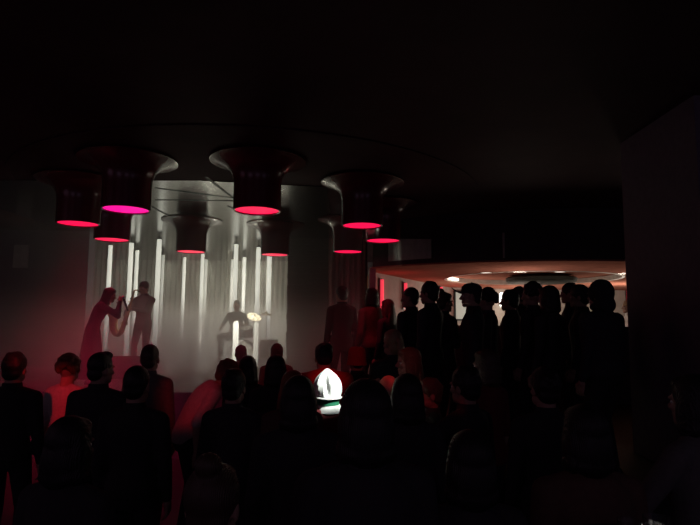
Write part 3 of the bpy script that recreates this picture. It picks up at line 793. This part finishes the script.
# drum kit, each drum a thing of its own
def drum(name, label, x, y, z, r, h, legs=True, tilt=0, axis='Z'):
    t = thing(name, label, 'drum', (x, y, st), 0, 'drum kit')
    T = Matrix.Translation((0, 0, z)) @ (Matrix.Rotation(PI / 2, 4, 'X') if axis == 'Y' else Matrix.Rotation(tilt, 4, 'X'))
    link('shell', B().lathe([(r, 0), (r, h)], 40, T=T, cap=False), M['drum_shell'], t).modifiers.new('th', 'SOLIDIFY').thickness = .008
    link('drum_head', B().lathe([(.001, h - .004), (r * .985, h - .004), (r * .985, h), (.001, h)], 40, T=T), M['drum_skin'], t)
    if axis == 'Y': link('drum_head', B().lathe([(.001, 0), (r * .985, 0), (r * .985, .004), (.001, .004)], 40, T=T), M['drum_skin'], t)
    for zz in (0, h - .012):
        link('hoop', B().ring(r * .985, r * 1.03, zz, zz + .024, 40, T=T), M['chrome'], t)
    for i in range(8):
        a = 2 * PI * i / 8 + .2
        link('lug', B().box((-.012, -.004, h * .3), (.012, .016, h * .7), T=T @ Matrix.Rotation(a, 4, 'Z') @ Matrix.Translation((0, r, 0))), M['chrome'], t, smooth=False)
    if legs:
        for i in range(3):
            a = 2 * PI * i / 3 + .5
            link('leg', B().tube([T @ V((r * .98 * math.cos(a), r * .98 * math.sin(a), h * .5)), (r * 1.05 * math.cos(a), r * 1.05 * math.sin(a), .1), (r * 1.2 * math.cos(a), r * 1.2 * math.sin(a), .009)], .009, 8), M['chrome'], t)
    return t
KX = W(246, 340, 12.7).x; KY = 12.6
bdm = drum('bass_drum', 'big bass drum on its side in the middle of the kit', KX, KY, .30, .28, .42, False, axis='Y')
for sx in (-1, 1): link('spur', B().tube([(sx * .27, -.28, .25), (sx * .40, -.38, .012)], .010, 8), M['chrome'], bdm)
for k_, sx in enumerate((-1, 1)): pass
drum('snare_drum', 'shallow snare drum beside the drummer', KX - .52, KY + .25, .55, .18, .14)
drum('floor_tom', 'deep floor tom at the right of the kit', KX + .50, KY + .2, .18, .21, .40)
tm = drum('rack_tom', 'small tom mounted over the bass drum', KX + .05, KY - .15, .66, .15, .2, False, .25)
link('mount', B().tube([(0, .02, .56), (0, .02, .70)], .016, 10), M['chrome'], tm)
def cymbal(label, px, py, d, r, tx, ty):
    q = W(px, py, d); h = q.z - st
    t = thing('cymbal', label, 'cymbal', (q.x, q.y, st), 0, 'drum kit')
    T = Matrix.Translation((0, 0, h)) @ Matrix.Rotation(tx, 4, 'X') @ Matrix.Rotation(ty, 4, 'Y')
    link('cymbal_plate', B().lathe([(r, -.03), (r * .6, -.012), (r * .22, -.002), (r * .16, .014), (r * .05, .024), (.008, .025), (.008, .022), (r * .05, .021), (r * .15, .011), (r * .2, -.005), (r * .6, -.015), (r, -.034)], 48, T=T), M['cymbal'], t)
    link('stand_pole', B().tube([(0, 0, .25), (0, 0, h * .6), (0, 0, h - .005)], [.014, .012, .008], 10), M['chrome'], t)
    link('wing_nut', B().ell((0, 0, h + .035), (.012, .012, .016), 10, 8), M['chrome'], t)
    for i in range(3):
        a = 2 * PI * i / 3 + .3
        link('leg', B().tube([(0, 0, .42), (.26 * math.cos(a), .26 * math.sin(a), .012)], .009, 8), M['chrome'], t)
cymbal('large pale lit cymbal tilted to the crowd over the drum kit', 254.5, 316, 12.5, .16, .55, .35)
cymbal('smaller cymbal half behind the large lit one', 266.5, 313, 13.0, .14, .15, .15)
# stool under the drummer
t = thing('drum_stool', 'round stool under the drummer', 'stool', (dr.location.x, dr.location.y - .0, st))
link('seat', B().lathe([(.001, .50), (.16, .50), (.175, .515), (.175, .545), (.15, .56), (.001, .56)], 28), M['black_plastic'], t)
link('post', B().lathe([(.02, .2), (.02, .5)], 12), M['chrome'], t)
for i in range(3):
    a = 2 * PI * i / 3; link('leg', B().tube([(0, 0, .28), (.24 * math.cos(a), .24 * math.sin(a), .012)], .011, 8), M['chrome'], t)
# wedge monitor at the stage front
q = W(125, 371, 9.9)
t = thing('stage_monitor', 'low dark wedge monitor on the stage below the saxophone player', 'speaker', (q.x, q.y, st), PI)
mb = B().add([(-.3, -.2, 0), (.3, -.2, 0), (.3, .22, 0), (-.3, .22, 0), (-.3, -.2, .36), (.3, -.2, .36), (.3, .0, .38), (-.3, .0, .38), (-.3, .24, .08), (.3, .24, .08)],
             [(0, 3, 2, 1), (0, 1, 5, 4), (4, 5, 6, 7), (7, 6, 9, 8), (8, 9, 2, 3), (0, 4, 7, 8, 3), (1, 2, 9, 6, 5)])
link('cabinet', mb, M['black_plastic'], t, smooth=False, bevel=.02)
T = Matrix.Translation((0, .125, .235)) @ Matrix.Rotation(-math.atan2(.30, .24) , 4, 'X')
link('grille', B().box((-.27, -.17, 0), (.27, .17, .012), T=T), M['rubber'], t, smooth=False)

# ------------------------------------------------------------------ glasses
def glass(label, loc, r=.032, h=.11, drink='glass'):
    t = thing('drinking_glass', label, 'glass', loc, 0, 'drinking glasses')
    link('tumbler', B().lathe([(.001, 0), (r * .82, 0), (r * .86, .004), (r, h), (r * .95, h), (r * .80, .012), (.001, .012)], 28), M['glass'], t)
    link('drink', B().lathe([(.001, .0125), (r * .78, .0125), (r * .89, h * .7), (.001, h * .7)], 24), M[drink], t)
    return t
M['drink_pale'] = mat('pale_drink', (.9, .86, .74), .3)
M['drink_red'] = mat('red_drink', (.5, .05, .03), .2)
def in_hand(o, wr, drink, label):
    s_ = o['s']; p = local(o, V(wr) * s_); return glass(label, p, drink=drink)
in_hand(HG[0], (-.195, .385, 1.315), 'drink_red', 'small glass with a red glint held up in the dark crowd')
in_hand(HF[0], (.075, .255, 1.26), 'drink_pale', 'glass of pale drink held by the woman facing right')
# high table at the bottom right with two glasses
q = W(642, 515, 1.6)
TT = q.z - .125
t = thing('high_table', 'small dark high table with glasses at the bottom right', 'table', (q.x + .03, q.y + .04, 0))
link('tabletop', B().lathe([(.001, TT - .03), (.26, TT - .03), (.275, TT - .015), (.26, TT), (.001, TT)], 48), M['black_plastic'], t)
link('pedestal', B().lathe([(.22, .001), (.22, .015), (.05, .04), (.032, .1), (.032, TT - .03)], 28), M['black_metal'], t)
glass('glass catching a white glint at the left of the high table', (q.x - .035, q.y, TT), drink='drink_pale')
glass('glass with a broader pale glint at the right of the high table', (q.x + .055, q.y + .03, TT), r=.036, drink='drink_pale')

# ================================================================== HAZE
hz = tag(link('stage_haze', B().box((-9.55, 4.8, .02), (.2, 17.85, Z_CEIL - .03)), [], smooth=False), 'smoky haze hanging over the stage, thick near its floor', 'haze', kind='stuff')
hm = bpy.data.materials.new('haze'); hm.use_nodes = True; nt = hm.node_tree; nt.nodes.clear(); n_ = nt.nodes; l_ = nt.links
out = n_.new('ShaderNodeOutputMaterial'); vs = n_.new('ShaderNodeVolumeScatter'); l_.new(vs.outputs[0], out.inputs['Volume'])
vs.inputs['Color'].default_value = (.93, .93, .90, 1); vs.inputs['Anisotropy'].default_value = .25
tc = n_.new('ShaderNodeTexCoord'); sx = n_.new('ShaderNodeSeparateXYZ'); l_.new(tc.outputs['Object'], sx.inputs[0])
def mr(src, a, b, c, d):
    m_ = n_.new('ShaderNodeMapRange'); m_.interpolation_type = 'SMOOTHSTEP'
    l_.new(src, m_.inputs[0])
    for i, v_ in enumerate((a, b, c, d)): m_.inputs[1 + i].default_value = v_
    return m_.outputs[0]
def mul(a, b):
    m_ = n_.new('ShaderNodeMath'); m_.operation = 'MULTIPLY'; l_.new(a, m_.inputs[0])
    if isinstance(b, float): m_.inputs[1].default_value = b
    else: l_.new(b, m_.inputs[1])
    return m_.outputs[0]
gz = mr(sx.outputs['Z'], 1.0, 2.6, 2.6, .26)
gy = mr(sx.outputs['Y'], 5.0, 12.0, .0, 1.0)
gx = mr(sx.outputs['X'], -2.0, -.7, 1.0, .40)
noi = n_.new('ShaderNodeTexNoise'); noi.inputs['Scale'].default_value = .55; noi.inputs['Detail'].default_value = 2; l_.new(tc.outputs['Object'], noi.inputs['Vector'])
gn = mr(noi.outputs['Fac'], .3, .7, .65, 1.35)
HAZE_D = .25
l_.new(mul(mul(mul(mul(gz, gy), gx), gn), HAZE_D), vs.inputs['Density'])
hz.data.materials.append(hm)

# ================================================================== LIGHTS
def light(kind, name, loc, energy, col=(1, 1, 1), target=None, **k):
    d = bpy.data.lights.new(name, kind); d.energy = energy; d.color = col
    for a, v_ in k.items(): setattr(d, a, v_)
    o = bpy.data.objects.new(name, d); C.objects.link(o); o.location = loc
    if target is not None: o.rotation_euler = (V(target) - V(loc)).to_track_quat('-Z', 'Y').to_euler()
    return o
RED = (1, .03, .09)
RW = (55, 165, 44, 12, 26, 12, 50, 32, 34); NL0 = len(bpy.data.lights)
for q, kind in LPOS:
    light('SPOT', 'red_lamp_bulb', (q.x, q.y, Z_LAMP - .02), RW[len(bpy.data.lights) - NL0], (1, .02, .25) if kind == 'magenta' else RED, (q.x, q.y, 0), spot_size=math.radians(74), spot_blend=.9, shadow_soft_size=.2)
# stage wash: unseen white spots added high at the back for curtain and haze
for px, e in ((120, 45), (165, 130), (205, 170), (240, 230), (262, 170)):
    q = W(px, 300, 16.6)
    light('SPOT', 'stage_wash_fill', (q.x, 16.9, Z_CEIL - .1), e, (1, .96, .74), (q.x, 16.0, Z_STAGE), spot_size=math.radians(75), spot_blend=.8, shadow_soft_size=.12)
for px, d, e in ((140, 13.2, 20), (190, 13.6, 50), (228, 13.0, 70), (258, 14.2, 60)):  # second unseen row, added to backlight the front haze
    q = W(px, 300, d)
    light('SPOT', 'stage_wash_fill', (q.x, q.y, Z_CEIL - .1), e, (1, .96, .72), (q.x, q.y - 1.2, Z_STAGE), spot_size=math.radians(80), spot_blend=.9, shadow_soft_size=.15)
for px, d, z_, e in ((170, 14.5, 1.2, 12), (205, 15.0, 1.25, 34), (240, 15.3, 1.3, 60), (272, 15.6, 1.3, 30)):  # unseen points added low behind the kit to make the fog glow
    q = W(px, 350, d); light('POINT', 'low_fog_fill', (q.x, q.y, z_), e, (1, .96, .74), shadow_soft_size=.12)
# floor lights by the drums
q = W(239, 350, 14.9); light('SPOT', 'stage_floor_light', (q.x, q.y, Z_STAGE + .08), 320, (1, .93, .74), (q.x, q.y + 1.2, 3.2), spot_size=math.radians(60), spot_blend=.8, shadow_soft_size=.08)
for px, d, w, yt, mm in ((236.2, 11.9, 6.0, 321, 'floor_tube'), (256.3, 12.0, 5.0, 322, 'floor_tube_dim')):
    q = W(px, yt, d); r = w * .45 / F * d; h = q.z - Z_STAGE
    t = thing('floor_light_tube', ('short brightest glowing tube standing on the stage below the drummer face' if px < 240 else 'short dimmer glowing tube standing on the stage below the big cymbal'), 'light', (q.x, q.y, Z_STAGE), 0, 'standing light tubes')
    link('base', B().lathe([(r * 2.2, .001), (r * 2.2, .02), (r * 1.1, .04), (.001, .04)], 24), M['black_metal'], t)
    link('tube', B().lathe([(r * .9, .041), (r, .06), (r, h - .05), (r * .8, h - .015), (r * .4, h), (.001, h + .004)], 20), M[mm], t)
# unseen spots added to brighten the cymbal, saxophone and drummer
q = W(255, 315, 12.5); light('SPOT', 'drum_fill_spot', (-1.9, 10.4, Z_CEIL - .15), 1300, (1, .92, .76), q, spot_size=math.radians(9), spot_blend=.6, shadow_soft_size=.05)
q = W(132, 320, 10.8); light('SPOT', 'saxophone_glint_fill', (-1.9, 7.0, Z_CEIL - .1), 170, (1, .9, .72), q, spot_size=math.radians(11), spot_blend=.6, shadow_soft_size=.05)  # added to bring glints to the saxophone
q = W(238, 304, 13.3); light('SPOT', 'drum_fill_spot', (-1.9, 10.6, Z_CEIL - .15), 110, (1, .84, .74), q, spot_size=math.radians(5), spot_blend=.6, shadow_soft_size=.05)  # added to light the drummer's face
light('SPOT', 'fascia_fill_spot', (-.5, 7.6, 3.7), 85, (1, .95, .85), W(412, 252, 10.3), spot_size=math.radians(14), spot_blend=.8, shadow_soft_size=.1)  # unseen spot added to brighten the reflection panel
q = W(642, 515, 1.6); light('SPOT', 'table_glint_fill', (1.5, 2.6, 3.75), 300, (.95, .97, 1), q, spot_size=math.radians(5), spot_blend=.5, shadow_soft_size=.03)  # unseen spot added so the glasses glint
# bar
for p_ in ((1.05, 11.9, 2.4), (1.9, 13.6, 2.4), (2.9, 15.9, 2.4)): light('POINT', 'neon_glow', p_, 3, (1, .06, .08), shadow_soft_size=.1)
light('POINT', 'bar_light', (4.8, 16.0, 2.1), 40, (1, .84, .68), shadow_soft_size=.35)
light('POINT', 'bar_light', (3.4, 10.9, 2.2), 20, (1, .82, .68), shadow_soft_size=.3)
light('POINT', 'bar_light', (6.2, 11.0, 2.2), 20, (1, .82, .68), shadow_soft_size=.3)
light('POINT', 'bar_light', (3.0, 14.6, 2.2), 20, (1, .84, .70), shadow_soft_size=.25)
light('POINT', 'bar_light', (7.0, 14.6, 2.2), 60, (1, .86, .70), shadow_soft_size=.25)
# unseen spots on single people, the red ones added to tint clothes
q = W(329, 389, 4.25); light('SPOT', 'white_spot', (1.3, 2.7, 3.75), 1100, (.93, 1, .95), q, spot_size=math.radians(6.5), spot_blend=.35, shadow_soft_size=.03)
for px, py, d, e, sz in ((66, 402, 5.1, 380, 6), (190, 396, 5.0, 120, 8), (430, 396, 4.35, 44, 5), (357, 359, 5.9, 44, 4), (408, 363, 4.85, 20, 4), (458, 389, 3.4, 60, 2), (328, 380, 5.2, 150, 5)):
    q = W(px, py, d); light('SPOT', 'red_spot', (q.x * .8, 1.0, 3.75), e, (1, .015, .03), q, spot_size=math.radians(sz), spot_blend=.7, shadow_soft_size=.04)
q = W(389, 382, 3.9); light('SPOT', 'red_spot', (q.x + .5, 3.6, 3.75), 70, (1, .04, .04), q, spot_size=math.radians(6), spot_blend=.5, shadow_soft_size=.03)

for p_, e_, c_ in (((-5, -1.5, 3.3), 15, (1, .6, .95)), ((0, -2, 3.3), 12, (1, .6, .95)), ((5, -1.5, 3.3), 12, (.8, .62, 1)), ((7.5, 2.5, 3.2), 4, (.6, .6, 1)), ((-7.5, 3.5, 3.2), 12, (1, .5, .8))):  # unseen soft points added to lift the blacks across the hall
    light('POINT', 'black_lift_fill', p_, e_, c_, shadow_soft_size=1.3)
w_ = bpy.data.worlds.new('world'); SC.world = w_; w_.use_nodes = True
w_.node_tree.nodes['Background'].inputs['Color'].default_value = (.30, .22, .45, 1); w_.node_tree.nodes['Background'].inputs['Strength'].default_value = .05

SC.view_settings.view_transform = 'Standard'; SC.view_settings.look = 'None'; SC.view_settings.gamma = 1; SC.view_settings.exposure = 0
SC.view_settings.use_curve_mapping = False
cy = SC.cycles
cy.use_denoising = True; cy.volume_step_rate = 2.0; cy.volume_max_steps = 128; cy.volume_bounces = 1; cy.max_bounces = 6; cy.transparent_max_bounces = 8
cy.sample_clamp_indirect = 3
